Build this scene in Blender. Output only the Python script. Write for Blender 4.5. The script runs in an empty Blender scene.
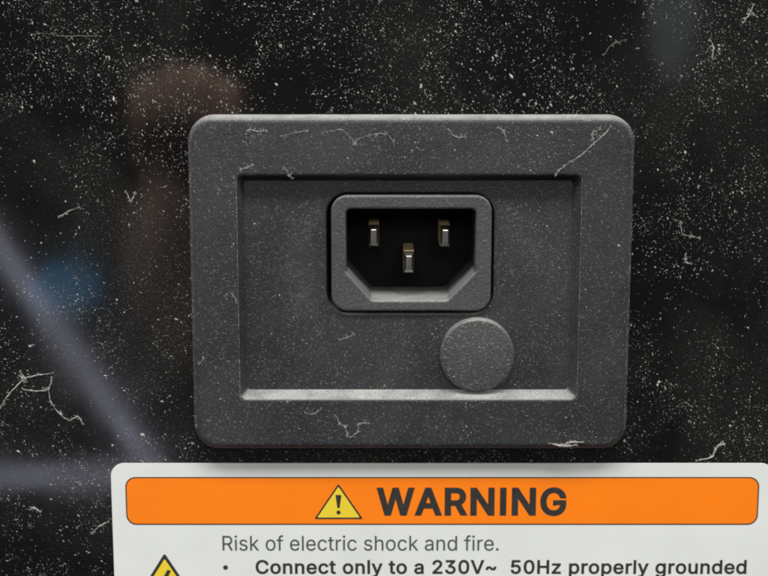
import bpy, bmesh, math, random, json
from mathutils import Vector, noise, geometry

random.seed(11)
MM = 0.001
R = math.radians
scn = bpy.context.scene
col = scn.collection

# ------------------------------------------------------------------ camera
cam_d = bpy.data.cameras.new('camera')
cam = bpy.data.objects.new('camera', cam_d); col.objects.link(cam)
cam_d.sensor_width = 36.0
cam_d.lens = 66.9
cam_d.clip_start = 0.01
cam_d.clip_end = 20.0
cam.location = (0, -0.275 * math.cos(R(10)), 0.275 * math.sin(R(10)))
cam.rotation_euler = (R(80), 0, 0)
cam_d.dof.use_dof = True
cam_d.dof.focus_distance = 0.2715
cam_d.dof.aperture_fstop = 26.0
scn.camera = cam

# ------------------------------------------------------------------ world, lamps, exposure
w = bpy.data.worlds.new('World'); scn.world = w; w.use_nodes = True
w.node_tree.nodes['Background'].inputs[0].default_value = (0.95, 1.0, 0.97, 1)
w.node_tree.nodes['Background'].inputs[1].default_value = 0.040
scn.view_settings.view_transform = 'Standard'
scn.view_settings.look = 'None'
scn.view_settings.exposure = 0.0
scn.view_settings.gamma = 1.0
scn.cycles.filter_width = 2.0

def area(name, loc, target, sx, sy, power, colr, rx=None, shape='RECTANGLE'):
    d = bpy.data.lights.new(name, 'AREA'); d.shape = shape
    d.size = sx; d.size_y = sy; d.energy = power; d.color = colr
    o = bpy.data.objects.new(name, d); col.objects.link(o)
    o.location = loc
    v = (Vector(target) - Vector(loc)).normalized()
    if rx is None:
        o.rotation_euler = v.to_track_quat('-Z', 'Y').to_euler()
    else:                                    # x axis of the strip runs along rx
        z = -v; x = (Vector(rx) - z * Vector(rx).dot(z)).normalized(); y = z.cross(x)
        from mathutils import Matrix
        o.rotation_euler = Matrix((x, y, z)).transposed().to_euler()
    return o
# the ceiling lamp that lights the panel from above
area('ceiling_and_fill_lamp', (-0.02, -0.56, 1.09), (0, 0, 0), 1.30, 0.26, 23.5, (1.0, 0.985, 0.95))
# a weaker fill light added out in front to brighten pins and faces
area('ceiling_and_fill_lamp', (0.12, -2.00, 0.78), (0, 0, 0), 1.20, 0.40, 12.0, (1.0, 0.98, 0.94))
# lamps along the two sides of the room
area('side_lamp', (-1.50, -0.45, 0.70), (0, 0, 0), 0.30, 1.00, 14.0, (0.97, 0.98, 1.0))
area('side_lamp', (1.50, -0.45, 0.70), (0, 0, 0), 0.30, 1.00, 14.0, (1.0, 0.97, 0.94))
# two unseen strips of light added at lower left to mirror as bluish streaks
area('streak_reflection_light', (-0.208, -0.664, -0.162), (-0.07, 0, -0.02), 0.235, 0.014, 0.020, (0.78, 0.80, 1.0), rx=(0.106, 0.008, -0.160))
area('streak_reflection_light', (-0.245, -0.648, -0.242), (-0.07, 0, -0.03), 0.150, 0.016, 0.012, (0.78, 0.80, 1.0), rx=(1, -0.15, -0.05))
# a blue and a pale light, added only for soft reflected patches
area('blue_patch_light', (-0.214, -0.673, -0.118), (-0.06, 0, 0), 0.045, 0.034, 0.0048, (0.10, 0.42, 0.80), shape='ELLIPSE')
area('grey_patch_light', (0.210, -0.785, 0.075), (0.05, 0, 0.04), 0.036, 0.120, 0.0045, (0.80, 0.95, 0.90), shape='ELLIPSE')

# ------------------------------------------------------------------ helpers
def tag(o, label=None, cat=None, group=None, kind=None):
    if label: o['label'] = label
    if cat: o['category'] = cat
    if group: o['group'] = group
    if kind: o['kind'] = kind
    return o

def empty(name, loc):
    o = bpy.data.objects.new(name, None); col.objects.link(o)
    o.location = [c * MM for c in loc]; o.empty_display_size = 0.01
    o['base'] = list(loc)
    return o

BASE = {}
def obj(name, verts, faces, mat, parent=None, origin=None, smooth=False):
    """verts in world millimetres -> one mesh object (origin at the parent's base)."""
    if origin is None:
        origin = BASE[parent.name] if parent else (0, 0, 0)
    me = bpy.data.meshes.new(name)
    me.from_pydata([[(v[i] - origin[i]) * MM for i in range(3)] for v in verts], [], faces)
    me.materials.append(mat)
    if smooth:
        me.polygons.foreach_set('use_smooth', [True] * len(me.polygons))
    o = bpy.data.objects.new(name, me); col.objects.link(o)
    BASE[o.name] = origin
    if parent: o.parent = parent
    else: o.location = [c * MM for c in origin]
    return o

def thing(name, loc, label, cat, group=None):
    o = bpy.data.objects.new(name, None); col.objects.link(o)
    o.location = [c * MM for c in loc]; o.empty_display_size = 0.01
    BASE[o.name] = tuple(loc)
    return tag(o, label, cat, group)

def rrect(x0, x1, z0, z1, r, n=8):
    """rounded rectangle, counter-clockwise as seen from the front (-y)."""
    pts = []
    for cx, cz, a0 in ((x1 - r, z1 - r, 0), (x0 + r, z1 - r, 90), (x0 + r, z0 + r, 180), (x1 - r, z0 + r, 270)):
        for k in range(n + 1):
            a = R(a0 + 90 * k / n)
            pts.append((cx + r * math.cos(a), cz + r * math.sin(a)))
    return pts

def loft(rings, close_last=False):
    """rings: list of (list of (x,z), y)."""
    V, Fc = [], []
    n = len(rings[0][0])
    for pts, y in rings:
        V += [(x, y, z) for x, z in pts]
    for i in range(len(rings) - 1):
        a, b = i * n, (i + 1) * n
        for k in range(n):
            q = (k + 1) % n
            Fc.append((a + k, a + q, b + q, b + k))
    if close_last:
        b = (len(rings) - 1) * n
        Fc.append(tuple(b + k for k in range(n)))
    return V, Fc

def curve_mesh(splines, extr=0.0, bevel=0.0, off=0.0, res=6, bezier=False, bres=3):
    """filled 2D outlines (mm) -> verts (x, z-depth, y) and faces; holes allowed."""
    cu = bpy.data.curves.new('tmp', 'CURVE'); cu.dimensions = '2D'; cu.fill_mode = 'BOTH'
    cu.resolution_u = res; cu.extrude = extr; cu.bevel_depth = bevel; cu.bevel_resolution = bres; cu.offset = off
    for sp in splines:
        if bezier:
            s = cu.splines.new('BEZIER'); s.bezier_points.add(len(sp) - 1)
            for b, (h0, c, h1) in zip(s.bezier_points, sp):
                b.handle_left_type = b.handle_right_type = 'FREE'
                b.co = (*c, 0); b.handle_left = (*h0, 0); b.handle_right = (*h1, 0)
        else:
            s = cu.splines.new('POLY'); s.points.add(len(sp) - 1)
            for p, c in zip(s.points, sp): p.co = (c[0], c[1], 0, 1)
        s.use_cyclic_u = True
    o = bpy.data.objects.new('tmp', cu); col.objects.link(o)
    dg = bpy.context.evaluated_depsgraph_get()
    me = bpy.data.meshes.new_from_object(o.evaluated_get(dg))
    V = [tuple(v.co) for v in me.vertices]; Fc = [tuple(p.vertices) for p in me.polygons]
    bpy.data.objects.remove(o); bpy.data.curves.remove(cu); bpy.data.meshes.remove(me)
    return V, Fc

def front(V, y):                              # local z becomes height above the panel
    return [(v[0], y - v[2], v[1]) for v in V]

def sharp_by_angle(o, deg=35):
    bm = bmesh.new(); bm.from_mesh(o.data)
    bmesh.ops.remove_doubles(bm, verts=bm.verts, dist=1e-7)
    bmesh.ops.recalc_face_normals(bm, faces=bm.faces)
    for f in bm.faces: f.smooth = True
    for e in bm.edges:
        if len(e.link_faces) == 2 and e.calc_face_angle(0) > R(deg): e.smooth = False
    bm.to_mesh(o.data); bm.free()
    m = o.modifiers.new('weighted', 'WEIGHTED_NORMAL'); m.keep_sharp = True
    return o

# ------------------------------------------------------------------ materials
def mat(name):
    m = bpy.data.materials.new(name); m.use_nodes = True
    nt = m.node_tree; b = nt.nodes['Principled BSDF']
    return m, nt, b

def N(nt, t, **kw):
    n = nt.nodes.new(t)
    for k, v in kw.items():
        if k in n.inputs: n.inputs[k].default_value = v
        else: setattr(n, k, v)
    return n

def ramp(nt, src, p0, p1, c0=(0, 0, 0, 1), c1=(1, 1, 1, 1)):
    r = nt.nodes.new('ShaderNodeValToRGB')
    r.color_ramp.elements[0].position = p0; r.color_ramp.elements[0].color = c0
    r.color_ramp.elements[1].position = p1; r.color_ramp.elements[1].color = c1
    nt.links.new(src, r.inputs[0])
    return r.outputs[0]

def mixc(nt, fac, a, b):
    m = nt.nodes.new('ShaderNodeMix'); m.data_type = 'RGBA'
    for s, v in ((m.inputs[0], fac), (m.inputs[6], a), (m.inputs[7], b)):
        if isinstance(v, (float, int, tuple)): s.default_value = v
        else: nt.links.new(v, s)
    return m.outputs[2]

def math_node(nt, op, a, b):
    m = nt.nodes.new('ShaderNodeMath'); m.operation = op
    for s, v in ((m.inputs[0], a), (m.inputs[1], b)):
        if isinstance(v, (float, int)): s.default_value = v
        else: nt.links.new(v, s)
    return m.outputs[0]

def coords(nt):
    return nt.nodes.new('ShaderNodeTexCoord').outputs['Object']

def noise_tex(nt, vec, scale, detail=2.0, rough=0.5, dist=0.0):
    n = N(nt, 'ShaderNodeTexNoise', Scale=scale, Detail=detail, Roughness=rough, Distortion=dist)
    nt.links.new(vec, n.inputs['Vector'])
    return n.outputs['Fac']

def gloss_panel():
    m, nt, b = mat('gloss_black_paint')
    v = coords(nt)
    film = ramp(nt, noise_tex(nt, v, 17, 5, 0.62, 0.8), 0.44, 0.74)            # patchy dust film
    fine = ramp(nt, noise_tex(nt, v, 2600, 2, 0.6), 0.56, 0.74)           # dust too fine to model
    fac = math_node(nt, 'MULTIPLY', math_node(nt, 'MULTIPLY', fine, film), 0.22)
    fac2 = math_node(nt, 'ADD', fac, math_node(nt, 'MULTIPLY', film, 0.022))
    c = mixc(nt, fac2, (0.0045, 0.0045, 0.0045, 1), (0.50, 0.50, 0.46, 1))
    nt.links.new(c, b.inputs['Base Color'])
    r = math_node(nt, 'ADD', 0.055, math_node(nt, 'MULTIPLY', film, 0.06))
    nt.links.new(r, b.inputs['Roughness'])
    b.inputs['IOR'].default_value = 1.75
    return m

def plastic(name, base, grain_scale=2900, bump=0.6, rough=0.46, dust=0.30, fleck=0.0, ledge=1.0):
    m, nt, b = mat(name)
    v = coords(nt)
    g = noise_tex(nt, v, grain_scale, 2, 0.55)
    big = noise_tex(nt, v, 55, 4, 0.6, 0.4)
    fine = ramp(nt, noise_tex(nt, v, 3300, 2, 0.65), 0.60, 0.80)
    film = ramp(nt, big, 0.35, 0.8)
    fac = math_node(nt, 'ADD', math_node(nt, 'MULTIPLY', fine, dust), math_node(nt, 'MULTIPLY', film, 0.05))
    if fleck:
        fl = ramp(nt, noise_tex(nt, v, 1900, 1, 0.5), 0.62, 0.72)
        fac = math_node(nt, 'ADD', fac, math_node(nt, 'MULTIPLY', fl, fleck))
    ge = N(nt, 'ShaderNodeNewGeometry'); sx = N(nt, 'ShaderNodeSeparateXYZ')
    nt.links.new(ge.outputs['Normal'], sx.inputs[0])
    settle_light = math_node(nt, 'MULTIPLY', math_node(nt, 'MULTIPLY', ramp(nt, sx.outputs['Z'], 0.40, 1.0), ramp(nt, noise_tex(nt, v, 190, 3, 0.6), 0.2, 0.6, (.45, .45, .45, 1))), math_node(nt, 'ADD', 0.18 * ledge, math_node(nt, 'MULTIPLY', g, 0.65 * ledge)))
    fac = math_node(nt, 'ADD', fac, settle_light)                  # settled dust, plus light from above painted on upward faces
    c = mixc(nt, fac, base, (0.46, 0.46, 0.45, 1))
    nt.links.new(c, b.inputs['Base Color'])
    b.inputs['Roughness'].default_value = rough
    bp = N(nt, 'ShaderNodeBump', Strength=bump, Distance=0.00012)
    nt.links.new(g, bp.inputs['Height']); nt.links.new(bp.outputs[0], b.inputs['Normal'])
    return m

def flat(name, c, rough=0.4, wear=0.0, metal=0.0, scale=300):
    m, nt, b = mat(name)
    v = coords(nt)
    n = noise_tex(nt, v, scale, 4, 0.6)
    dark = tuple(x * (1 - wear) for x in c[:3]) + (1,)
    nt.links.new(mixc(nt, ramp(nt, n, 0.35, 0.65), c, dark), b.inputs['Base Color'])
    nt.links.new(math_node(nt, 'ADD', rough, math_node(nt, 'MULTIPLY', n, 0.1)), b.inputs['Roughness'])
    b.inputs['Metallic'].default_value = metal
    return m

M_panel = gloss_panel()
M_frame = plastic('textured_black_plastic', (0.018, 0.018, 0.0205, 1), dust=0.50, ledge=1.4)
M_sock = plastic('moulded_inlet_plastic', (0.050, 0.050, 0.054, 1), 2200, 0.8, 0.42, 0.55, 0.06, ledge=1.0)
M_cap = plastic('grained_cap_plastic', (0.045, 0.045, 0.046, 1), 2500, 1.0, 0.42, 0.60, 0.20)
M_hole = flat('dark_socket_plastic', (0.004, 0.004, 0.004, 1), 0.6, 0.2)
M_hole.node_tree.nodes['Principled BSDF'].inputs['Specular IOR Level'].default_value = 0.15
M_pin = flat('brass_dark_tip', (0.76, 0.74, 0.69, 1), 0.22, 0.25, 1.0, 900)
M_brass = flat('brass_lit_flank', (0.78, 0.61, 0.33, 1), 0.4, 0.2, 0.2, 900)  # mostly matt, so the pin flanks look lit inside the socket
M_white = flat('label_white_vinyl', (0.715, 0.74, 0.72, 1), 0.38, 0.07, 0, 45)
M_orange = flat('label_orange_ink', (0.95, 0.215, 0.004, 1), 0.38, 0.05, 0, 60)
M_yellow = flat('label_yellow_ink', (0.80, 0.60, 0.035, 1), 0.4, 0.05)
M_ink = flat('label_black_ink', (0.035, 0.033, 0.030, 1), 0.45, 0.4, 0, 1500)
M_grey = flat('label_grey_ink', (0.075, 0.085, 0.090, 1), 0.45, 0.3, 0, 1500)
M_dust = flat('dust_white', (0.52, 0.51, 0.475, 1), 0.9, 0.85, 0, 500)
M_lint = flat('lint_white', (0.40, 0.39, 0.365, 1), 0.9, 0.4, 0, 1200)
M_skin = flat('skin', (0.68, 0.42, 0.32, 1), 0.5, 0.15, 0, 60)

# ------------------------------------------------------------------ black housing panel (with the hole for the inlet)
hole = rrect(-30, 40, -24, 26, 3)
outer = rrect(-420, 430, -330, 340, 12)
V, Fc = loft([(outer, 2.0), (outer, 0.6), ([(x + (0.6 if x < 0 else -0.6), z + (0.6 if z < 0 else -0.6)) for x, z in outer], 0.0),
              (hole, 0.0), (hole, 2.0)])
panel = obj('panel', V, Fc, M_panel)
tag(panel, 'glossy black dusty panel behind the inlet plate and warning label', 'panel', kind='structure')
sharp_by_angle(panel, 30)

# ------------------------------------------------------------------ inlet plate
T = 5.0
SINK = Vector((0, 1.2, -0.2)) * MM       # the plate is let into the panel by this much
plate = thing('inlet_plate', (5.1, 0, 1.2), 'dark grey plastic plate with recessed power inlet and round cap on black panel', 'power inlet')
X0, X1, Z0, Z1 = -36.75, 46.95, -30.95, 33.30
rings = [(rrect(X0 - .15, X1 + .15, Z0 - .15, Z1 + .15, 4.9), -1.12)]
f = 1.25
rings.append((rrect(X0, X1, Z0, Z1, 4.7), -(T - f)))
for k in range(1, 8):
    a = R(90 * k / 7); o_ = f * (1 - math.cos(a))
    rings.append((rrect(X0 + o_, X1 - o_, Z0 + o_, Z1 - o_, 4.7 - o_), -(T - f) - f * math.sin(a)))
o_ = f + 0.15
rings.append((rrect(X0 + o_, X1 - o_, Z0 + o_, Z1 - o_, 4.7 - o_), -T))
RX0, RX1, RZ0, RZ1 = -27.61, 37.07, -20.75, 22.10
rings.append((rrect(RX0 - .75, RX1 + .75, RZ0 - .75, RZ1 + .75, 1.9), -T))
for k in range(1, 5):                                   # eased lip of the recess
    a = R(66 * k / 4)
    s = 0.70 * (0.914 - math.sin(a))
    rings.append((rrect(RX0 - s, RX1 + s, RZ0 - s, RZ1 + s, 1.2 + s), -T + 0.70 * (1 - math.cos(a))))
rings.append((rrect(-26.57, 35.75, -19.71, 21.05, 0.8), -2.0))
rings.append((rrect(-26.5, 35.7, -19.65, 21.0, 0.75), -1.7))
V, Fc = loft(rings)
frame = obj('frame', V, Fc, M_frame, plate); sharp_by_angle(frame, 50)

CX0, CX1, CZ0, CZ1 = -10.95, 20.95, -4.71, 18.68
rings = [(rrect(-26.7, 35.9, -19.85, 21.2, 0.35), -2.0), (rrect(CX0 - .4, CX1 + .4, CZ0 - .4, CZ1 + .4, 4.6), -2.0)]
for k in range(1, 6):
    a = R(90 * k / 5); s = 0.32 * (1 - math.sin(a))
    rings.append((rrect(CX0 - s, CX1 + s, CZ0 - s, CZ1 + s, 4.2 + s), -2.0 + 0.32 * (1 - math.cos(a))))
rings.append((rrect(CX0, CX1, CZ0, CZ1, 4.2), 4.0))
V, Fc = loft(rings)
floor = obj('recess_face', V, Fc, M_frame, plate); sharp_by_angle(floor, 50)

# round blanking cap, a shallow domed disc
cx, cz, cr = 17.95, -12.55, 7.2
prof = [(cr, -1.9), (cr, -3.55)]
for k in range(1, 7):
    a = R(90 * k / 6); prof.append((cr - 0.55 * (1 - math.cos(a)), -3.55 - 0.55 * math.sin(a)))
for rr_ in (6.0, 5.0, 3.6, 2.2, 1.0):
    prof.append((rr_, -4.10 - 0.32 * (1 - (rr_ / 6.65) ** 2)))
n = 72
rings = [([(cx + r_ * math.cos(2 * math.pi * k / n), cz + r_ * math.sin(2 * math.pi * k / n)) for k in range(n)], y) for r_, y in prof]
V, Fc = loft(rings, True)
cap = obj('blanking_cap', V, Fc, M_cap, plate); sharp_by_angle(cap, 60)
tag(cap, 'grained round cap below the socket')

# socket: shroud with bevelled opening, flange behind, base and three pins
sock = None
out_ = rrect(-10.06, 20.49, -4.05, 18.32, 3.1, 10)
hexo = [(-7.25, 15.7), (17.5, 15.7), (17.5, 3.7), (12.2, -1.9), (-2.4, -1.9), (-7.25, 3.7)]
def round_poly(P, r, n=5):
    res = []
    for i in range(len(P)):
        a, b, c = Vector(P[i - 1]), Vector(P[i]), Vector(P[(i + 1) % len(P)])
        u, v = (a - b).normalized(), (c - b).normalized()
        ang = u.angle(v); t = r / math.tan(ang / 2)
        p0, p1 = b + u * t, b + v * t
        for k in range(n + 1):
            s = k / n
            res.append(tuple((1 - s) ** 2 * p0 + 2 * s * (1 - s) * b + s * s * p1))
    return res
hexr = round_poly(hexo, 1.1)
V, Fc = curve_mesh([out_, hexr], extr=8.0 - 0.45, bevel=0.45, off=-0.45, bres=4)
sock = obj('socket', front(V, 5.0), Fc, M_sock, plate); sharp_by_angle(sock, 40)
tag(sock, 'grey three-pin power socket with six-sided opening')
V, Fc = curve_mesh([rrect(-13.5, 23.5, -7.2, 21.2, 4), [(x * 0.999, z * 0.999) for x, z in rrect(-9.6, 20.0, -3.6, 17.9, 3)]], extr=0.5)
obj('flange', front(V, 4.4), Fc, M_hole, sock)
V, Fc = curve_mesh([rrect(-8.4, 18.6, -3.0, 16.9, 1)], extr=0.6)
obj('socket_base', front(V, 12.4), Fc, M_hole, sock)
def pin(px, pz):
    hw, hh = 1.0, 2.1
    R_ = lambda s, t, r: rrect(px - hw + s, px + hw - s, pz - hh + t, pz + hh - t, r, 3)
    V, Fc = loft([(R_(0, 0, .15), 12.2), (R_(0, 0, .15), 1.0), (R_(.12, .15, .15), 0.45), (R_(.45, .75, .12), -0.35), (R_(.60, .95, .1), -0.42)], True)
    p = obj('pin', V, Fc, M_brass, sock); sharp_by_angle(p, 25)
    p.data.materials.append(M_pin)                          # tip in a metal that mirrors dark, apart from the lit-looking flanks
    for q in p.data.polygons:
        if all(p.data.vertices[i].co.y < 1.05 * MM for i in q.vertices): q.material_index = 1
for px, pz in ((-1.98, 10.1), (11.8, 10.0), (4.8, 4.95)): pin(px, pz)
plate.location += SINK

# ------------------------------------------------------------------ warning label
LB = (11.5, 0, -95)
label = thing('warning_label', LB, 'white rectangular warning label with orange heading band below the inlet plate', 'label')
V, Fc = curve_mesh([rrect(-53.84, 76.9, -95, -35.0, 2.6, 10)], extr=0.07, bevel=0.03, off=-0.03)
obj('backing', front(V, -0.10), Fc, M_white, label, smooth=False)
def layer(name, splines, y, m, parent, th=0.02, **kw):
    V, Fc = curve_mesh(splines, extr=th / 2, **kw)
    return obj(name, front(V, y), Fc, m, parent)
band = layer('heading_band', [rrect(-51.05, 74.05, -47.65, -37.8, 2.0, 8)], -0.225, M_ink, label)
layer('band_fill', [rrect(-50.80, 73.80, -47.40, -38.05, 1.8, 8)], -0.25, M_orange, band)

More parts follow.
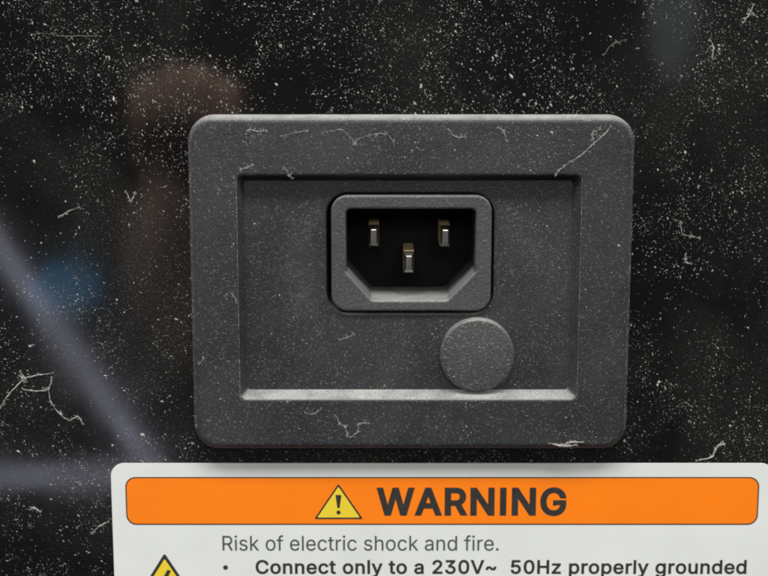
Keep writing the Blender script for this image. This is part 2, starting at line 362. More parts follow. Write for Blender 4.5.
GL = json.loads(r'''{" ":[188,[]],"!":[196,[[87,160,67,160,66,277,65,393,63,509,86,509,109,509,132,509,131,393,129,277,128,160,108,160],[111,-4,98,-4,85,-4,75,0,66,9,57,18,52,28,52,41,52,53,57,64,66,73,75,82,85,86,98,86,111,86,121,82,130,73,139,64,143,53,143,41,143,28,139,18,130,9,121,0]]],".":[188,[[108,-4,95,-4,83,-4,72,0,63,9,54,18,50,28,50,41,50,54,54,65,63,73,72,82,83,87,95,87,108,87,119,82,128,73,137,65,141,54,141,41,141,28,137,18,128,9,119,0]]],"0":[453,[[264,-7,227,-7,189,-7,157,3,130,24,103,45,83,74,69,113,55,152,48,199,48,254,48,309,55,356,69,395,83,434,104,464,130,484,157,505,189,516,227,516,264,516,296,505,323,484,350,464,370,434,384,395,398,356,405,309,405,254,405,199,398,152,384,113,370,74,350,45,323,24,297,3],[202,50,227,50,252,50,273,58,290,74,308,90,321,113,330,144,339,174,344,211,344,254,344,297,339,334,330,365,321,395,308,419,290,435,273,451,252,460,227,460,202,460,180,451,163,435,146,419,132,395,123,365,114,334,109,297,109,254,109,211,114,174,123,144,132,113,146,90,163,74,180,58]]],"2":[453,[[172,0,64,0,64,16,64,32,64,47,121,108,177,168,234,229,254,249,270,267,282,282,295,298,304,313,311,327,317,341,320,356,320,371,320,390,316,405,308,419,299,432,288,442,273,449,259,456,242,460,224,460,204,460,187,456,172,447,158,439,147,428,139,413,131,399,127,382,127,362,107,362,86,362,66,362,66,392,72,419,86,442,100,465,119,483,143,496,167,509,194,516,225,516,255,516,282,509,306,497,329,484,348,467,361,445,374,424,381,399,381,372,381,354,378,335,371,318,364,300,353,280,336,259,319,237,296,211,267,180,229,140,191,100,153,60,153,59,153,58,153,57,231,57,310,57,389,57,389,38,389,19,389,0,281,0]]],"3":[453,[[252,-7,218,-7,187,-7,158,-1,133,10,107,21,86,37,70,57,54,78,46,103,44,132,66,132,87,132,109,132,111,114,117,99,126,87,136,75,149,65,165,59,181,53,199,50,219,50,239,50,258,53,275,61,292,68,305,79,315,93,324,107,329,124,329,145,329,163,325,181,316,196,307,212,293,224,275,234,256,243,231,248,201,248,186,248,172,248,157,248,157,265,157,282,157,299,200,349,244,399,288,448,288,450,288,451,288,452,215,452,142,452,70,452,70,471,70,490,70,509,171,509,272,509,372,509,372,493,372,477,372,461,319,400,265,339,211,278,211,282,211,285,211,289,249,293,281,288,308,276,335,263,356,246,371,222,386,199,393,173,393,145,393,115,385,89,370,66,355,43,335,25,309,12,282,0]]],"5":[453,[[254,-7,221,-7,191,-7,164,-1,140,11,116,23,97,39,83,60,69,81,61,104,60,130,81,130,101,130,122,130,124,115,129,101,138,89,147,77,159,67,173,60,188,53,204,50,221,50,242,50,260,55,276,64,292,74,305,87,314,104,323,121,328,141,328,162,328,184,323,204,314,221,304,238,291,252,275,262,258,272,239,277,218,277,201,277,184,274,167,268,151,263,138,255,128,246,108,248,88,250,67,253,77,338,86,423,96,509,186,509,276,509,366,509,366,490,366,471,366,452,294,452,222,452,151,452,145,402,139,352,134,301,135,301,135,301,136,301,147,311,161,319,178,325,194,331,211,334,229,334,253,334,274,329,294,321,313,313,331,301,345,285,359,270,371,252,379,231,387,210,391,188,391,163,391,130,384,101,369,76,354,50,334,30,309,15,283,1]]],"A":[480,[[39,0,16,0,78,170,140,339,201,509,226,509,251,509,276,509,338,339,401,170,463,0,440,0,418,0,395,0,359,101,323,202,287,302,281,321,273,344,264,372,255,400,245,435,232,478,236,478,241,478,245,478,233,435,222,399,213,371,204,343,196,320,191,302,155,202,120,101,85,0,62,0],[197,142,110,142,110,161,110,180,110,199,197,199,283,199,370,199,370,180,370,161,370,142,283,142]]],"C":[510,[[293,-7,267,-7,223,-7,184,4,150,25,116,46,89,76,70,115,50,154,40,201,40,254,40,308,50,354,70,393,89,432,116,462,150,484,184,505,223,516,267,516,293,516,317,512,340,504,363,497,384,486,402,471,420,457,436,439,448,418,460,398,468,374,473,348,451,348,430,348,408,348,404,366,398,381,389,395,381,408,370,419,357,428,345,438,331,444,315,449,300,454,284,456,267,456,236,456,208,448,184,432,159,417,139,394,125,364,111,334,103,297,103,254,103,211,111,175,125,145,140,115,159,92,184,76,209,61,236,53,267,53,284,53,300,55,315,60,331,65,345,71,357,81,370,90,381,101,389,114,398,128,404,143,408,160,430,160,451,160,473,160,469,135,460,111,448,91,436,70,421,52,402,38,384,23,363,12,341,5,318,-3]]],"G":[520,[[309,-7,269,-7,223,-7,184,4,149,25,115,46,88,77,69,116,50,155,40,201,40,254,40,308,50,354,69,393,88,432,115,462,149,484,183,505,221,516,265,516,292,516,317,512,340,504,364,496,385,484,403,469,422,454,437,437,449,416,461,396,470,373,474,349,452,349,430,349,408,349,403,365,396,380,387,393,379,406,368,417,356,427,344,436,330,444,315,448,300,453,283,456,265,456,235,456,208,448,183,432,159,417,139,394,125,364,111,334,103,297,103,254,103,211,111,175,125,145,140,115,159,92,184,76,209,61,237,53,269,53,297,53,323,59,345,71,367,83,384,101,396,123,409,146,415,172,415,202,421,201,428,200,434,199,384,199,333,199,283,199,283,218,283,237,283,256,348,256,413,256,478,256,478,237,478,219,478,200,478,158,469,122,451,91,433,60,408,36,377,19,345,2]]],"H":[517,[[82,0,60,0,60,170,60,339,60,509,82,509,103,509,125,509,125,435,125,362,125,289,214,289,303,289,392,289,392,362,392,435,392,509,414,509,435,509,457,509,457,339,457,170,457,0,435,0,414,0,392,0,392,77,392,155,392,232,303,232,214,232,125,232,125,155,125,77,125,0,103,0]]],"I":[300,[[111,0,31,0,31,19,31,38,31,57,60,57,89,57,118,57,118,189,118,320,118,452,89,452,60,452,31,452,31,471,31,490,31,509,111,509,190,509,269,509,269,490,269,471,269,452,240,452,212,452,183,452,183,320,183,189,183,57,212,57,240,57,269,57,269,38,269,19,269,0,190,0]]],"N":[523,[[82,0,60,0,60,170,60,339,60,509,85,509,111,509,136,509,205,400,274,291,343,183,349,174,355,164,363,151,370,138,379,123,388,107,396,90,405,73,414,55,411,55,408,54,405,54,403,72,401,90,401,108,400,126,399,142,399,157,399,172,399,185,399,195,399,300,399,404,399,509,420,509,442,509,463,509,463,339,463,170,463,0,438,0,412,0,387,0,325,97,264,193,202,290,194,303,186,316,177,331,169,345,159,362,148,381,137,400,123,424,108,452,111,453,115,453,119,454,120,428,121,405,122,384,123,362,124,344,124,328,125,312,125,300,125,291,125,194,125,97,125,0,103,0]]],"R":[449,[[82,0,60,0,60,170,60,339,60,509,119,509,177,509,236,509,275,509,307,502,333,489,359,475,378,457,390,433,403,410,409,382,409,352,409,321,403,295,390,271,378,248,359,230,333,217,307,204,275,198,236,198,189,198,143,198,96,198,96,217,96,236,96,255,142,255,188,255,234,255,260,255,281,259,298,267,314,275,326,286,334,300,341,315,345,332,345,352,345,372,341,390,334,405,326,420,314,431,298,440,281,448,259,452,233,452,197,452,161,452,125,452,125,301,125,151,125,0,103,0],[378,0,353,0,312,76,271,153,230,229,254,229,279,229,303,229,344,153,386,76,428,0,403,0]]],"V":[480,[[229,0,204,0,141,170,79,339,16,509,39,509,62,509,84,509,120,408,156,307,192,206,198,189,206,166,215,137,224,109,235,73,248,31,243,31,239,31,235,31,247,74,258,110,267,138,276,166,284,189,290,206,325,307,360,408,395,509,417,509,440,509,463,509,401,339,340,170,278,0,253,0]]],"W":[686,[[180,0,155,0,109,170,63,339,16,509,38,509,60,509,82,509,109,404,136,300,163,196,168,179,172,163,175,145,179,128,183,111,187,94,190,76,194,58,197,40,194,40,192,40,189,40,193,58,196,76,200,94,203,111,207,128,211,145,215,163,220,179,224,196,251,300,279,404,306,509,331,509,355,509,380,509,407,404,434,300,462,196,466,179,470,163,474,145,478,128,482,111,486,94,490,76,494,58,497,40,494,40,491,40,488,40,492,58,495,76,499,94,502,111,506,128,510,145,515,163,519,179,523,196,550,300,576,404,603,509,625,509,647,509,670,509,623,339,577,170,530,0,505,0,480,0,455,0,426,108,397,215,368,323,362,344,357,367,351,391,346,416,341,444,336,475,341,475,345,475,350,475,345,445,340,419,335,395,330,371,324,347,318,323,289,215,260,108,230,0,205,0]]],"a":[389,[[182,-9,160,-9,136,-9,114,-4,94,5,75,14,59,27,48,45,36,62,30,83,30,108,30,130,35,147,43,161,52,175,63,185,78,193,92,201,108,207,125,211,143,215,160,218,178,220,201,223,219,225,234,227,248,228,258,231,265,235,272,239,276,245,276,255,276,255,276,256,276,257,276,272,273,286,267,297,261,308,252,316,240,322,228,328,213,331,196,331,178,331,162,328,149,322,136,317,126,309,118,301,110,292,104,283,100,274,80,280,61,285,41,291,50,314,62,332,79,346,95,360,113,369,133,375,153,381,173,384,194,384,208,384,223,383,239,379,255,376,271,370,286,360,301,351,313,338,322,320,332,303,337,280,337,251,337,168,337,84,337,0,317,0,297,0,277,0,277,17,277,35,277,52,275,52,274,52,272,52,268,43,261,34,252,25,243,15,230,7,215,1,200,-5],[155,45,170,45,193,45,212,50,228,59,243,68,255,79,263,93,271,107,276,122,276,138,276,155,276,173,276,190,273,187,268,184,259,182,251,180,242,178,231,176,221,174,210,172,200,171,190,170,182,169,175,168,161,166,147,163,134,159,121,154,111,148,103,139,96,131,92,119,92,105,92,92,95,81,102,72,109,63,118,57,130,52,142,48]]],"c":[396,[[226,-8,207,-8,173,-8,143,0,117,16,91,33,71,56,56,85,41,114,34,149,34,187,34,227,41,262,56,291,71,321,91,343,117,360,143,376,173,384,207,384,226,384,243,382,260,377,276,372,292,365,305,356,319,347,330,335,340,322,350,309,357,294,362,277,342,272,322,267,303,262,300,272,296,281,290,289,285,297,278,305,270,311,262,317,253,322,242,325,232,328,220,330,207,330,182,330,161,323,145,310,129,297,116,280,108,258,100,237,96,213,96,187,96,162,100,139,108,117,116,96,129,79,145,66,161,53,182,46,207,46,220,46,232,48,243,52,253,55,263,60,271,66,279,72,286,80,292,89,297,97,301,107,304,117,324,112,343,107,363,102,358,85,351,70,341,56,332,43,320,31,306,21,293,12,277,4,261,-1,244,-6]]],"d":[424,[[219,-8,195,-8,164,-8,136,0,111,16,87,32,68,55,55,84,41,114,34,149,34,189,34,229,41,263,55,293,69,322,88,345,112,361,136,376,164,384,196,384,219,384,238,381,253,373,268,365,279,356,287,346,296,336,302,327,306,319,308,319,309,319,311,319,311,382,311,446,311,509,331,509,351,509,372,509,372,339,372,170,372,0,352,0,332,0,313,0,313,20,313,39,313,59,311,59,309,59,307,59,302,51,295,42,287,31,278,21,267,12,252,4,238,-4],[181,47,205,47,227,47,247,53,263,65,279,77,291,94,299,115,308,136,312,161,312,189,312,217,308,242,300,263,292,284,279,300,263,312,247,324,228,330,205,330,181,330,161,324,145,311,129,299,116,282,108,261,100,240,96,216,96,189,96,162,100,138,109,117,117,95,129,78,145,66,161,53]]],"e":[404,[[238,-8,212,-8,175,-8,143,0,117,16,90,33,70,56,56,85,41,114,34,148,34,187,34,226,41,260,55,290,69,319,89,343,115,359,141,376,171,384,205,384,226,384,246,381,266,374,285,367,303,356,319,341,335,326,348,306,357,282,366,258,371,228,371,194,371,186,371,178,371,169,272,169,174,169,75,169,75,187,75,204,75,221,163,221,250,221,338,221,329,215,319,208,310,202,310,227,306,249,298,269,290,288,278,303,263,314,247,325,228,330,205,330,182,330,163,325,146,313,130,302,118,288,109,270,100,251,96,232,96,211,96,200,96,189,96,178,96,150,101,126,110,106,120,87,134,72,151,61,168,51,189,46,212,46,228,46,241,48,254,53,266,57,277,64,285,73,294,82,301,93,306,105,325,101,345,96,365,91,359,71,349,54,335,39,321,24,303,13,283,4,262,-4]]],"f":[254,[[154,379,228,379,228,362,228,344,228,327,154,327,80,327,6,327,6,344,6,362,6,379,80,379],[101,0,81,0,81,144,81,288,81,432,81,453,86,471,96,486,106,500,119,511,135,519,152,526,169,530,187,530,201,530,213,529,222,527,232,525,238,523,243,521,238,503,233,486,227,468,224,470,220,471,215,472,210,473,203,474,195,474,176,474,163,469,154,460,146,451,142,437,142,419,142,279,142,140,142,0,121,0]]],"g":[425,[[238,-151,207,-151,179,-151,155,-147,134,-140,113,-132,96,-123,82,-110,69,-98,58,-84,51,-69,67,-60,84,-50,101,-41,107,-49,113,-57,122,-66,130,-75,141,-82,154,-88,168,-94,186,-97,207,-97,238,-97,263,-90,282,-75,302,-60,311,-37,311,-6,311,19,311,44,311,68,310,68,308,68,306,68,301,60,295,51,287,41,278,32,267,23,252,16,238,8,219,5,195,5,164,5,137,12,113,27,88,41,69,62,55,90,41,118,34,152,34,191,34,230,41,264,55,293,69,322,88,345,112,361,137,376,165,384,196,384,220,384,239,381,253,373,268,365,280,356,288,346,297,336,303,327,308,319,309,319,311,319,313,319,313,339,313,359,313,379,333,379,353,379,372,379,372,250,372,121,372,-9,372,-42,365,-69,350,-90,335,-111,316,-126,291,-136,266,-146],[181,59,205,59,228,59,248,64,264,75,280,86,292,101,300,121,308,141,312,165,312,193,312,220,308,243,300,264,292,284,280,301,264,312,248,324,228,330,205,330,181,330,161,324,145,312,129,299,117,283,109,262,100,242,96,219,96,193,96,166,100,143,109,123,117,103,129,87,145,76,162,65]]],"h":[410,[[114,249,114,227,114,151,114,76,114,0,93,0,73,0,53,0,53,170,53,339,53,509,73,509,93,509,114,509,114,435,114,361,114,287,110,287,106,287,102,287,114,322,131,347,152,362,174,377,199,384,227,384,253,384,276,379,295,369,315,358,330,342,341,321,352,299,357,273,357,240,357,160,357,80,357,0,337,0,316,0,296,0,296,78,296,157,296,235,296,265,288,288,273,304,258,321,237,329,210,329,192,329,175,325,161,317,146,309,135,298,126,283,118,267]]],"i":[167,[[73,0,53,0,53,126,53,253,53,379,73,379,93,379,114,379,114,253,114,126,114,0,93,0],[95,443,84,443,72,443,62,447,54,455,45,462,41,472,41,483,41,494,45,504,54,512,62,520,72,524,84,524,95,524,106,520,114,512,122,504,126,494,126,483,126,472,122,462,114,455,106,447]]],"k":[381,[[132,158,110,137,110,162,110,187,110,212,113,212,117,212,121,212,175,268,230,323,284,379,310,379,335,379,360,379,301,319,243,259,184,199,182,199,179,199,177,199,155,178],[73,0,53,0,53,170,53,339,53,509,73,509,93,509,114,509,114,339,114,170,114,0,93,0],[320,0,294,0,245,62,197,124,148,186,162,200,177,214,191,229,252,152,312,76,372,0,346,0]]],"l":[189,[[147,-2,139,-2,110,-2,88,5,74,20,60,35,53,57,53,84,53,226,53,367,53,509,73,509,93,509,114,509,114,372,114,235,114,99,114,81,116,69,120,62,125,55,133,52,146,52,152,52,157,52,160,53,164,53,167,54,170,54,173,37,177,20,181,3,175,1,169,0,162,-1,154,-2]]],"n":[410,[[114,249,114,227,114,151,114,76,114,0,93,0,73,0,53,0,53,126,53,253,53,379,72,379,92,379,112,379,112,349,112,318,112,287,109,287,106,287,102,287,114,322,131,347,152,362,174,377,199,384,227,384,253,384,276,379,295,369,314,358,330,342,341,321,352,299,357,273,357,240,357,160,357,80,357,0,337,0,316,0,296,0,296,78,296,157,296,235,296,265,288,288,273,304,258,321,237,329,210,329,192,329,175,325,161,317,146,309,135,298,126,283,118,267]]],"o":[415,[[242,-8,207,-8,173,-8,143,0,117,16,91,33,71,56,56,85,41,114,34,149,34,187,34,227,41,262,56,291,71,321,91,343,117,360,143,376,173,384,207,384,242,384,273,376,299,360,325,343,345,321,359,291,374,262,381,227,381,187,381,149,374,114,359,85,345,56,325,33,299,16,273,0],[182,46,207,46,233,46,254,53,270,66,287,79,299,96,307,117,315,139,319,162,319,187,319,213,315,236,307,258,299,280,287,297,270,310,254,323,233,330,207,330,182,330,161,323,145,310,129,297,116,280,108,258,100,237,96,213,96,187,96,162,100,139,108,117,116,96,129,79,145,66,161,53]]],"p":[424,[[73,-143,53,-143,53,31,53,205,53,379,72,379,92,379,112,379,112,359,112,339,112,319,114,319,116,319,118,319,123,327,129,336,137,346,145,356,157,365,171,373,186,381,205,384,229,384,261,384,289,376,313,361,337,345,356,322,370,293,383,263,390,229,390,189,390,149,383,114,370,84,356,55,337,32,313,16,289,0,261,-8,229,-8,206,-8,187,-4,173,4,158,12,146,21,138,31,130,42,123,51,118,59,117,59,115,59,114,59,114,-8,114,-76,114,-143,93,-143],[197,47,220,47,244,47,263,53,279,66,295,78,308,95,316,117,324,138,328,162,328,189,328,216,324,240,316,261,308,282,296,299,280,311,264,324,244,330,220,330,197,330,177,324,161,312,145,300,133,284,125,263,117,242,113,217,113,189,113,161,117,136,125,115,133,94,146,77,162,65,178,53]]],"r":[259,[[73,0,53,0,53,126,53,253,53,379,72,379,92,379,112,379,112,360,112,340,112,321,113,321,114,321,115,321,122,340,135,355,152,367,170,379,190,385,213,385,218,385,223,385,229,384,235,384,240,384,243,384,243,363,243,343,243,322,242,323,237,323,230,324,223,325,215,326,207,326,189,326,173,322,159,315,145,307,134,297,126,284,118,270,114,255,114,237,114,158,114,79,114,0,93,0]]],"s":[365,[[211,-8,182,-8,156,-8,133,-4,112,3,92,11,75,23,62,38,49,53,40,72,36,94,55,98,74,102,94,107,99,86,109,70,124,60,139,50,158,45,181,45,208,45,229,51,244,62,260,74,268,87,268,103,268,116,263,127,254,136,245,144,231,151,212,155,191,160,170,165,149,170,115,178,89,191,72,208,55,225,47,247,47,274,47,296,53,315,65,332,77,348,94,361,115,370,136,380,160,384,187,384,213,384,235,380,254,372,272,365,287,353,299,339,310,325,319,309,324,290,305,286,287,281,268,277,263,292,255,304,243,316,230,327,212,333,187,333,165,333,146,327,131,317,116,306,109,293,109,277,109,263,114,252,124,243,134,235,150,228,172,223,191,218,210,214,229,209,264,201,290,188,306,171,323,154,331,133,331,107,331,84,325,64,312,47,300,30,282,16,260,6,237,-3]]],"t":[227,[[138,379,204,379,204,362,204,344,204,327,138,327,72,327,6,327,6,344,6,362,6,379,72,379],[65,345,65,471,85,471,106,471,126,471,126,347,126,222,126,98,126,81,129,69,136,61,143,54,154,50,170,50,174,50,179,50,185,51,191,52,197,53,202,54,206,36,209,19,213,2,207,0,200,-2,192,-3,184,-4,176,-4,168,-4,136,-4,110,4,92,21,74,38,65,62,65,93,65,219]]],"u":[410,[[211,-5,182,-5,157,-5,134,0,115,11,95,21,80,37,69,59,58,80,53,107,53,139,53,219,53,299,53,379,73,379,93,379,114,379,114,301,114,222,114,144,114,114,121,91,137,75,152,58,173,50,200,50,218,50,235,54,249,62,264,70,275,81,283,97,292,112,296,131,296,153,296,228,296,304,296,379,316,379,337,379,357,379,357,253,357,126,357,0,337,0,318,0,298,0,298,31,298,61,298,92,301,92,304,92,307,92,295,57,279,32,257,17,235,2]]],"y":[389,[[51,-140,47,-139,52,-121,57,-103,61,-86,65,-86,68,-87,71,-87,83,-90,94,-91,104,-89,114,-87,122,-82,130,-74,138,-66,145,-53,151,-36,155,-24,159,-13,163,-1,114,126,66,252,17,379,40,379,62,379,84,379,111,305,138,230,165,155,174,132,181,109,187,87,193,64,199,42,206,21,198,21,191,21,184,21,190,42,196,64,202,87,209,110,216,132,224,155,251,230,278,305,305,379,327,379,349,379,371,379,316,234,260,88,204,-58,196,-78,187,-94,177,-107,166,-120,153,-129,139,-136,125,-142,109,-145,91,-145,81,-145,72,-144,65,-143,57,-142]]],"z":[380,[[141,0,42,0,42,15,42,30,42,46,112,137,183,228,254,320,254,321,254,322,254,323,185,323,117,323,48,323,48,342,48,361,48,379,143,379,238,379,333,379,333,363,333,347,333,331,264,241,195,150,126,60,126,59,126,58,126,56,197,56,268,56,339,56,339,38,339,19,339,0,240,0]]],"~":[453,[[71,150,52,150,52,178,56,201,66,218,75,235,88,247,103,255,118,262,134,266,151,266,168,266,183,263,197,256,211,248,227,237,246,221,258,210,268,203,275,198,282,194,290,192,299,192,313,192,324,197,332,207,340,218,344,233,344,253,363,253,382,253,400,253,401,225,396,202,386,185,377,168,365,156,349,148,334,140,318,137,301,137,284,137,268,140,254,148,240,155,224,166,207,182,194,192,185,200,177,204,170,208,162,210,154,210,140,210,130,206,121,196,112,187,108,172,108,150,90,150]]]}''')
GL['I'] = [185, [[60, 0, 60, 0, 60, 0, 60, 509, 60, 509, 60, 509, 125, 509, 125, 509, 125, 509, 125, 0, 125, 0, 125, 0]]]
GL['l'] = [167, [[53, 0, 53, 0, 53, 0, 53, 509, 53, 509, 53, 509, 114, 509, 114, 509, 114, 509, 114, 0, 114, 0, 114, 0]]]
def word(s, x0, x1, zb, cap_h, track=0):
    """glyph outlines of s fitted between x0 and x1 on the baseline zb; one list of splines per character."""
    sz = cap_h / 509.0
    pen = 0; items = []
    for ch in s:
        adv, sp = GL[ch]; items.append((ch, pen, sp)); pen += adv + track
    lo = min(min(q[0::2]) + p for _, p, sp in items for q in sp)
    hi = max(max(q[2::6]) + p for _, p, sp in items for q in sp)
    kx = (x1 - x0) / (hi - lo)
    res = []
    for ch, p, sp in items:
        L = []
        for q in sp:
            B = []
            for i in range(0, len(q), 6):
                B.append(tuple((x0 + (q[i + j] + p - lo) * kx, zb + q[i + j + 1] * sz) for j in (0, 2, 4)))
            L.append(B)
        if L: res.append(L)
    return res
def sample(B, n=5):
    P = []
    for i in range(len(B)):
        p0, h0, h1, p1 = Vector(B[i][1]), Vector(B[i][2]), Vector(B[(i + 1) % len(B)][0]), Vector(B[(i + 1) % len(B)][1])
        chord = (p1 - p0).length
        straight = chord < 1e-6 or all(abs((p1 - p0).cross(h - p0)) / chord < 0.004 * chord for h in (h0, h1))
        for k in range(1 if straight else n):
            s = k / n
            P.append((1 - s) ** 3 * p0 + 3 * s * (1 - s) ** 2 * h0 + 3 * s * s * (1 - s) * h1 + s ** 3 * p1)
    Q = []
    for p in P:
        if not Q or (p - Q[-1]).length > 0.012: Q.append(p)
    if (Q[0] - Q[-1]).length < 0.012: Q.pop()
    return Q
def turn(P): return 0.5 * sum(P[i - 1].cross(P[i]) for i in range(len(P)))
def grow(P, d):
    """shift every edge to its left by d (outlines run clockwise: they swell, counters shrink)."""
    res = []
    for i in range(len(P)):
        a, b, c = P[i - 1], P[i], P[(i + 1) % len(P)]
        u, v = (b - a).normalized(), (c - b).normalized()
        n1, n2 = Vector((-u.y, u.x)), Vector((-v.y, v.x))
        m = n1 + n2; k = m.length_squared
        opens = u.cross(v) * d < 0                              # the corner swells outwards: blunt it
        m = m * (2 / max(k, 1.2 if opens else 0.05)) * d
        res.append(tuple(b + m))
    return res
def winding(p, C):
    w_ = 0
    for P in C:
        for i in range(len(P)):
            a, b = P[i - 1], P[i]
            s = (b[0] - a[0]) * (p[1] - a[1]) - (p[0] - a[0]) * (b[1] - a[1])
            if a[1] <= p[1] < b[1] and s > 0: w_ += 1
            elif b[1] <= p[1] < a[1] and s < 0: w_ -= 1
    return w_
def glyph(L, d, y):
    """printed character: a flat sheet of ink, filled by winding number."""
    C = [sample(B) for B in L]
    sg = 1 if turn(max(C, key=lambda P: abs(turn(P)))) < 0 else -1
    C = [grow(P, d * sg) for P in C]
    vs, es = [], []
    for P in C:
        k = len(vs); vs += [Vector(p) for p in P]
        es += [(k + i, k + (i + 1) % len(P)) for i in range(len(P))]
    vo, _, fo, _, _, _ = geometry.delaunay_2d_cdt(vs, es, [], 0, 1e-5)
    Fc = []
    for q in fo:
        c = sum((vo[i] for i in q), Vector((0, 0))) / len(q)
        if -sg * winding(c, C) > 0: Fc.append(tuple(q))
    return [(v.x, y - 0.008, v.y) for v in vo], Fc
for L in word('WARNING', -1.1, 35.75, -45.45, 5.2, 40):
    V, Fc = glyph(L, 0.30, -0.275)
    obj('letter', V, Fc, M_ink, band)
def textline(name, s, x0, x1, zb, ch, off, m, track=0):
    V, Fc = [], []
    for L in word(s, x0, x1, zb, ch, track):
        v, f_ = glyph(L, off, -0.225)
        k = len(V); V += v; Fc += [tuple(i + k for i in q) for q in f_]
    return obj(name, V, Fc, m, label)
textline('text_line', 'Risk of electric shock and fire.', -32.1, 22.8, -53.0, 3.05, 0.008, M_grey, 4)
textline('text_line', 'Connect only to a 230V~  50Hz properly grounded', -25.5, 72.2, -57.8, 2.72, 0.10, M_ink, 22)
layer('bullet', [[(-31.6 + .48 * math.cos(2 * math.pi * k / 24), -56.55 + .48 * math.sin(2 * math.pi * k / 24)) for k in range(24)]], -0.225, M_ink, label)

def tri(cxm, za, zb, hw): return [(cxm - hw, zb), (cxm + hw, zb), (cxm, za)]
def inset_tri(P, d):
    c = Vector((sum(p[0] for p in P) / 3, sum(p[1] for p in P) / 3))
    (x0, z0), (x1, _), (_, za) = P
    h = za - z0; a = x1 - x0; r = 0.5 * a * h / (0.5 * (a + 2 * math.hypot(a / 2, h)))
    ic = Vector(((x0 + x1) / 2, z0 + r)); s = (r - d) / r
    return [tuple(ic + (Vector(p) - ic) * s) for p in P]
P = tri(-9.0, -39.15, -46.45, 4.85)
sym = layer('hazard_symbol', [round_poly(P, .25, 3)], -0.275, M_ink, label)
layer('symbol_face', [round_poly(inset_tri(P, .34), .15, 3)], -0.30, M_yellow, sym)
layer('exclamation_mark', [round_poly([(-9.58, -41.45), (-8.42, -41.45), (-8.78, -44.15), (-9.22, -44.15)], .12, 3),
      [(-9.0 + .42 * math.cos(2 * math.pi * k / 20), -45.05 + .42 * math.sin(2 * math.pi * k / 20)) for k in range(20)]], -0.325, M_ink, sym)
P = tri(-43.7, -53.55, -65.2, 7.2)
sym = layer('shock_symbol', [round_poly(P, .35, 3)], -0.225, M_ink, label)
layer('symbol_face', [round_poly(inset_tri(P, .62), .2, 3)], -0.25, M_yellow, sym)
layer('lightning_bolt', [[(-43.2, -57.0), (-45.3, -60.9), (-43.6, -60.5), (-44.5, -63.6), (-42.2, -59.6), (-43.8, -60.0), (-42.5, -57.2)]], -0.275, M_ink, sym)

# ------------------------------------------------------------------ dust: loose specks, nobody could count them
OCT = [(1, 0, 0), (-1, 0, 0), (0, 1, 0), (0, -1, 0), (0, 0, 1), (0, 0, -1)]
OF = [(0, 2, 4), (2, 1, 4), (1, 3, 4), (3, 0, 4), (2, 0, 5), (1, 2, 5), (3, 1, 5), (0, 3, 5)]
class Specks:
    def __init__(s): s.V = []; s.F = []
    def add(s, x, y, z, r, el=1.0, ang=0.0, thick=0.5, jit=0.35):
        k = len(s.V); ca, sa = math.cos(ang), math.sin(ang)
        for a, b, c in OCT:
            j = 1 + random.uniform(-jit, jit)
            u, v = a * r * el * j + random.uniform(-.3, .3) * r, c * r * j + random.uniform(-.3, .3) * r
            s.V.append((x + u * ca - v * sa, y + b * r * thick, z + u * sa + v * ca))
        s.F += [tuple(i + k for i in f_) for f_ in OF]
    def build(s, name, label_, cat):
        o = obj(name, s.V, s.F, M_dust)
        return tag(o, label_, cat, kind='stuff')

def lognorm(med, sig, hi):
    return min(hi, med * math.exp(random.gauss(0, sig)))
S = Specks()
cnt = 0
while cnt < 30000:
    x, z = random.uniform(-84, 84), random.uniform(-66, 62)
    if X0 - .1 < x < X1 + .1 and Z0 - .1 < z < Z1 + .1: continue
    if x > -53.9 and x < 77 and z < -34.9: continue
    d = 0.36 + 1.0 * noise.noise((x * .035, z * .035, 3.1)) + 0.9 * noise.noise((x * .13, z * .13, 7.7)) + 0.6 * noise.noise((x * .45, z * .45, 2.2))
    d += .35 * math.exp(-max(0, X0 - x, x - X1, z - Z1, Z0 - z) / 4)
    if z > 33: d += 0.25
    if x > 48: d -= 0.05
    if random.random() > max(.08, d): continue
    flow = -0.75 + 1.3 * noise.noise((x * .02, z * .02, 1.0))
    r = lognorm(0.037, 0.56, 0.26)
    S.add(x, -r * .25, z, r, random.uniform(1.0, 2.4), flow + random.gauss(0, .45))
    cnt += 1
for k in range(90):                                     # a few on the label too
    S.add(random.uniform(-53, 76), -.21, random.uniform(-64, -35.3), lognorm(.045, .4, .14), 1.3, random.uniform(0, 3.14), .4)
S.build('panel_dust', 'fine pale dust specks scattered all over the black panel', 'dust')

S = Specks()
def on_plate(n, x0, x1, z0, z1, y, med, sig=.45, hi=.2, keep=None):
    k = 0
    while k < n:
        x, z = random.uniform(x0, x1), random.uniform(z0, z1)
        k += 1
        if keep and not keep(x, z): continue
        r = lognorm(med, sig, hi)
        S.add(x, y - r * .2, z, r, random.uniform(1, 1.9), random.uniform(0, 3.14), .5)
def in_rec(x, z): return RX0 - .4 < x < RX1 + .4 and RZ0 - .4 < z < RZ1 + .4
cl = lambda x, z: 0.45 + .9 * noise.noise((x * .09, z * .09, 5)) > random.random()
on_plate(9000, X0 + 1.6, X1 - 1.6, Z0 + 1.6, Z1 - 1.6, -T, .043, keep=lambda x, z: not in_rec(x, z) and cl(x, z))
on_plate(4200, -26, 35.3, -19.4, 20.6, -2.0, .042, keep=lambda x, z: not (CX0 - .5 < x < CX1 + .5 and CZ0 - .5 < z < CZ1 + .5) and (x - cx) ** 2 + (z - cz) ** 2 > 56 and cl(x, z))
on_plate(700, cx - 7, cx + 7, cz - 7, cz + 7, -4.28, .034, hi=.1, keep=lambda x, z: (x - cx) ** 2 + (z - cz) ** 2 < 42)
on_plate(420, -9.6, 20.0, -3.7, 18.0, -3.0, .034, hi=.1, keep=lambda x, z: not (-7.8 < x < 18.0 and -2.4 < z < 16.2))
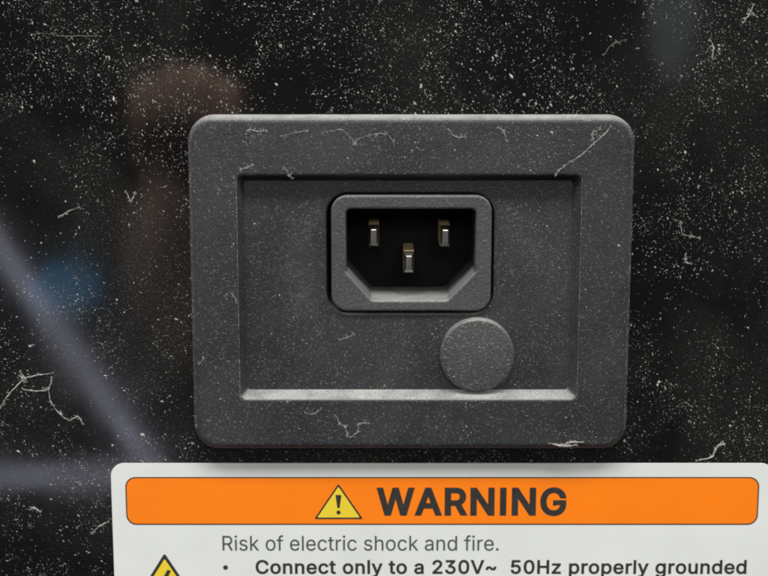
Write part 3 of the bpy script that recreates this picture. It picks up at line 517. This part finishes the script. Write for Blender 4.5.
for k in range(1600):                                   # settled on the lower slope of the recess
    t = random.random() ** .8; x = random.uniform(-27.3, 36.8)
    if x < -26.6 + .9 * t or x > 36.6: continue
    r = lognorm(.032, .45, .11)
    S.add(x, -2.0 - 2.75 * t - .02, -19.71 - 0.95 * t + .03, r, random.uniform(1, 1.6), random.uniform(0, 3.14), .9)
for k in range(3000):                                   # and on the rounded top edge
    a = R(random.uniform(5, 75)); x = random.uniform(X0 + 4, X1 - 4)
    r = lognorm(.034, .4, .10)
    S.add(x, -(T - f) - f * math.sin(a), Z1 - f * (1 - math.cos(a)), r, 1.3, random.uniform(0, 3.14), .9)
for k in range(2600):                                   # a thin line of pale specks along both side edges
    a = R(random.uniform(15, 60)); z = random.uniform(Z0 + 4, Z1 - 4); sd = random.choice((-1, 1))
    r = lognorm(.026, .4, .07)
    S.add((X1 - f * (1 - math.cos(a))) if sd > 0 else (X0 + f * (1 - math.cos(a))), -(T - f) - f * math.sin(a), z, r, 1.3, random.uniform(0, 3.14), .9)
for k in range(1500):                                   # and along the lips of the recess
    z = random.uniform(RZ0, RZ1); sd = random.choice((-1, 1)); r = lognorm(.026, .4, .06)
    S.add((RX1 + .12) if sd > 0 else (RX0 - .12), -T + .06, z, r, 1.3, random.uniform(0, 3.14), .8)
for x0_, z0_, x1_, z1_ in ((-11.5, 17.5, -18.5, 4.5), (22.0, 17.0, 31.0, 3.5), (-18.5, 4.5, -14, -4)):   # slanted bands of fine pale specks either side of the socket
    for k in range(1300):
        s = random.random()
        x = x0_ + (x1_ - x0_) * s + random.gauss(0, 1.7); z = z0_ + (z1_ - z0_) * s + random.gauss(0, 1.7)
        if CX0 - .5 < x < CX1 + .5 and CZ0 - .5 < z < CZ1 + .5: continue
        S.add(x, -2.0, z, lognorm(.024, .3, .05), 1.2, random.uniform(0, 3.14), .5)
S.build('plate_dust', 'fine pale dust settled on the grey inlet plate', 'dust').location += SINK

# ------------------------------------------------------------------ lint fibres
def fibre_mesh(paths, y, rad):
    V, Fc = [], []
    for pts in paths:
        P = []
        for i in range(len(pts) - 1):                    # catmull-rom, slightly kinked
            p0 = Vector(pts[max(i - 1, 0)]); p1 = Vector(pts[i]); p2 = Vector(pts[i + 1]); p3 = Vector(pts[min(i + 2, len(pts) - 1)])
            for k in range(6):
                t = k / 6
                q = 0.5 * (2 * p1 + (p2 - p0) * t + (2 * p0 - 5 * p1 + 4 * p2 - p3) * t * t + (3 * p1 - p0 - 3 * p2 + p3) * t ** 3)
                P.append(q + Vector((random.gauss(0, .06), random.gauss(0, .06))))
        P.append(Vector(pts[-1]))
        base = len(V); m = 6
        for i, q in enumerate(P):
            d = (P[min(i + 1, len(P) - 1)] - P[max(i - 1, 0)]).normalized(); nrm = Vector((-d.y, d.x))
            e = min(i, len(P) - 1 - i) / 3.0
            r = rad * (0.35 + 0.65 * min(1, e)) * random.uniform(.4, 1.7)
            lift = random.uniform(0, .05)
            for k in range(m):
                a = 2 * math.pi * k / m
                c = q + nrm * r * math.cos(a)
                V.append((c.x, y - rad * .7 - lift - r * .8 * math.sin(a), c.y))
        for i in range(len(P) - 1):
            for k in range(m):
                a, b = base + i * m + k, base + i * m + (k + 1) % m
                Fc.append((a, b, b + m, a + m))
        Fc.append(tuple(base + k for k in range(m))); Fc.append(tuple(base + (len(P) - 1) * m + k for k in range(m)))
    return V, Fc
def fibre(paths, y, rad, label_):
    V, Fc = fibre_mesh(paths, y, rad * (.5 if y < -1 else .6))
    wisps = []
    for pts in paths:
        for k in range(2 * len(pts)):
            i = random.randrange(len(pts) - 1); s = random.random()
            q = Vector(pts[i]).lerp(Vector(pts[i + 1]), s); a = random.uniform(0, 6.28); l_ = random.uniform(.25, .8)
            wisps.append([tuple(q), tuple(q + Vector((math.cos(a), math.sin(a))) * l_ * .5), tuple(q + Vector((math.cos(a + .5), math.sin(a + .5))) * l_)])
    for pts in paths:                                       # fluff caught in the strand
        for k in range(len(pts)):
            q = Vector(pts[k]); a = random.uniform(0, 6.28)
            wisps.append([tuple(q), tuple(q + Vector((math.cos(a), math.sin(a))) * .22), tuple(q + Vector((math.cos(a + 1.6), math.sin(a + 1.6))) * .28), tuple(q + Vector((math.cos(a + 3), math.sin(a + 3))) * .15)])
    v, f_ = fibre_mesh(wisps, y, min(.035, rad * .35)); k = len(V); V += v; Fc += [tuple(i + k for i in q) for q in f_]
    o = obj('lint_fibre', V, Fc, M_lint, None, (paths[0][0][0], y, paths[0][0][1]), smooth=True)
    if y < -1: o.location += SINK
    return tag(o, label_, 'lint', 'lint fibres stuck to the panel and plate')
fibre([[(-75.1, -23.8), (-73.0, -20.8), (-70.3, -17.8), (-70.9, -16.4)], [(-70.1, -17.8), (-67.2, -17.2), (-64.6, -16.8)], [(-71.0, -17.2), (-70.2, -18.4)], [(-70.8, -17.4), (-70.0, -17.7), (-69.9, -18.3)]], 0, .17,
      'pale branching lint strand at the left edge of the black panel')
fibre([[(-70.6, -20.0), (-67.9, -20.4), (-65.5, -20.0), (-64.7, -17.8)], [(-65.5, -20.0), (-65.1, -22.6), (-63.4, -25.0), (-61.7, -26.2), (-59.9, -25.6), (-59.0, -27.2)]], 0, .14,
      'long curling lint thread hanging below the branching strand at left')
fibre([[(-49.1, 18.6), (-48.2, 16.9), (-47.4, 18.4)]], 0, .17, 'tiny V-shaped white lint left of the plate upper corner')
fibre([[(-62.2, 13.8), (-60.7, 14.6), (-58.4, 15.7)]], 0, .10, 'short slanted lint on the black panel far left of the socket')
fibre([[(60.9, 47.1), (61.7, 45.6), (61.4, 43.8)]], 0, .16, 'small curved white lint on black panel at upper right')
fibre([[(68.8, 53.5), (68.0, 51.7), (66.8, 50.2)], [(68.0, 52.6), (69.0, 51.8)]], 0, .13, 'slanted lint tuft in the top right corner of the panel')
fibre([[(56.7, 12.8), (57.2, 10.5), (58.9, 10.1), (60.5, 9.7)]], 0, .08, 'thin bent lint right of the plate, upper of two')
fibre([[(57.7, 6.5), (58.0, 5.1), (59.0, 4.7)]], 0, .09, 'small hook of lint right of the plate, lower of two')
fibre([[(61.4, -34.5), (64.5, -33.7), (65.2, -32.1), (66.4, -30.7)], [(65.4, -31.8), (66.9, -31.0)]], 0, .22, 'pale lint clump at the upper right edge of the warning label')
fibre([[(-58.0, -49.4), (-56.4, -47.9), (-54.7, -47.2)]], 0, .13, 'short lint thread touching the left edge of the warning label')
fibre([[(-70.1, -44.6), (-69.3, -44.2), (-68.2, -45.0)], [(-69.6, -44.2), (-68.9, -44.6)]], 0, .22, 'small fluffy lint knot at the lower left of the panel')
fibre([[(-64.8, 48.4), (-59.2, 47.8), (-53.6, 47.8)]], 0, .035, 'very fine straight hair on the panel at upper left')
fibre([[(41.2, 44.3), (42.6, 46.2), (45.0, 47.1)]], 0, .045, 'fine curved hair on the panel above the plate right corner')
y = -T
fibre([[(-25.8, 30.1), (-25.2, 30.8), (-23.7, 30.5), (-22.1, 30.6)]], y, .11, 'short zigzag lint on the plate top left')
fibre([[(-19.1, 29.5), (-16.5, 30.3), (-14.2, 30.6)]], y, .07, 'faint slanted lint on the plate top between zigzag and wavy threads')
fibre([[(-11.6, 30.3), (-8.3, 30.8), (-6.7, 29.9), (-5.2, 28.1), (-5.6, 28.2)], [(-5.2, 28.9), (-2.6, 29.9), (0.3, 29.9), (1.7, 28.7)]], y, .075, 'long wavy lint thread along the plate top above the socket')
fibre([[(-26.8, 23.4), (-25.6, 23.8), (-24.6, 24.2)]], y, .10, 'tiny lint at the upper left corner of the recess')
fibre([[(-18.6, 23.8), (-17.7, 22.3), (-17.2, 21.9)]], y, .07, 'thin lint bent over the upper edge of the recess')
fibre([[(12.1, 30.6), (13.5, 29.5), (15.0, 29.5)]], y, .09, 'short bent lint on plate top centre, right of the wavy thread')
fibre([[(21.1, 31.3), (22.3, 30.6), (22.8, 28.6)]], y, .09, 'hooked lint on the plate top right of centre')
fibre([[(32.0, 22.3), (33.7, 24.0), (36.6, 25.9), (38.8, 27.9), (40.5, 29.5), (42.3, 31.3)], [(39.2, 28.2), (38.8, 30.1), (40.2, 30.8)]], y, .115, 'long diagonal lint thread across the plate top right corner')
fibre([[(-9.2, -24.2), (-8.5, -25.7), (-7.5, -26.3), (-7.2, -27.8), (-6.4, -28.4), (-5.1, -27.2), (-4.8, -25.7), (-3.1, -25.7)]], y, .085, 'U-shaped looping lint on the plate below the recess')
fibre([[(-15.0, -23.5), (-13.8, -23.9), (-12.3, -22.7)]], y, .07, 'small curved lint just below the recess, left of the loop')
fibre([[(-35.4, -14.0), (-34.5, -12.5)]], y, .08, 'tiny slanted lint on the left rim of the plate')
fibre([[(-28.8, -0.1), (-28.0, -1.8)]], y, .07, 'tiny lint on the left lip of the recess')
fibre([[(32.0, -29.6), (34.7, -30.0), (35.9, -29.4), (38.6, -29.5)], [(34.2, -29.9), (36.0, -29.9)], [(33.2, -29.9), (35.2, -30.2), (37.4, -29.9)]], y - .06, .24, 'ragged white lint along the bottom right edge of the plate')
fibre([[(-8.7, -9.8), (-6.9, -9.4), (-5.8, -8.6)]], -2.0, .07, 'short lint in the recess below the socket left corner')

# ------------------------------------------------------------------ the hand held up in front of the panel, seen only as a brown reflection
def hand(root):
    rx, ry, rz = root
    J = [(0, 0, 0, 26), (-12, 8, -52, 31), (70, 15, -110, 36), (4, 4, 34, 27)]      # wrist, forearm, elbow end, mid palm
    E = [(0, 1), (1, 2), (0, 3)]
    for i, dx in enumerate((-21, -7, 7, 20)):
        k = len(J); lift = (58, 65, 65, 58)[i]
        J += [(dx + 4, 4, lift, 11), (dx + 4, 30, lift + 6, 9.5), (dx + 4, 40, lift - 18, 8.5), (dx + 4, 26, lift - 30, 7.5)]
        E += [(3, k), (k, k + 1), (k + 1, k + 2), (k + 2, k + 3)]
    k = len(J)
    J += [(28, 16, 18, 12), (30, 36, 34, 10.5), (16, 48, 44, 9)]
    E += [(0, k), (k, k + 1), (k + 1, k + 2)]
    me = bpy.data.meshes.new('hand')
    me.from_pydata([(x * MM, yy * MM, z * MM) for x, yy, z, _ in J], E, [])
    o = bpy.data.objects.new('hand', me); col.objects.link(o)
    o.location = (rx * MM, ry * MM, rz * MM)
    sk = o.modifiers.new('skin', 'SKIN'); sk.use_smooth_shade = True
    for v, (_, _, _, r) in zip(me.skin_vertices[0].data, J): v.radius = (r * MM, r * MM)
    me.skin_vertices[0].data[0].use_root = True
    ss = o.modifiers.new('sub', 'SUBSURF'); ss.levels = ss.render_levels = 2
    me.materials.append(M_skin)
    tag(o, 'closed hand held up in front of the panel, mirrored as a brown patch', 'hand')
    return o
hand((-112, -540, -45))
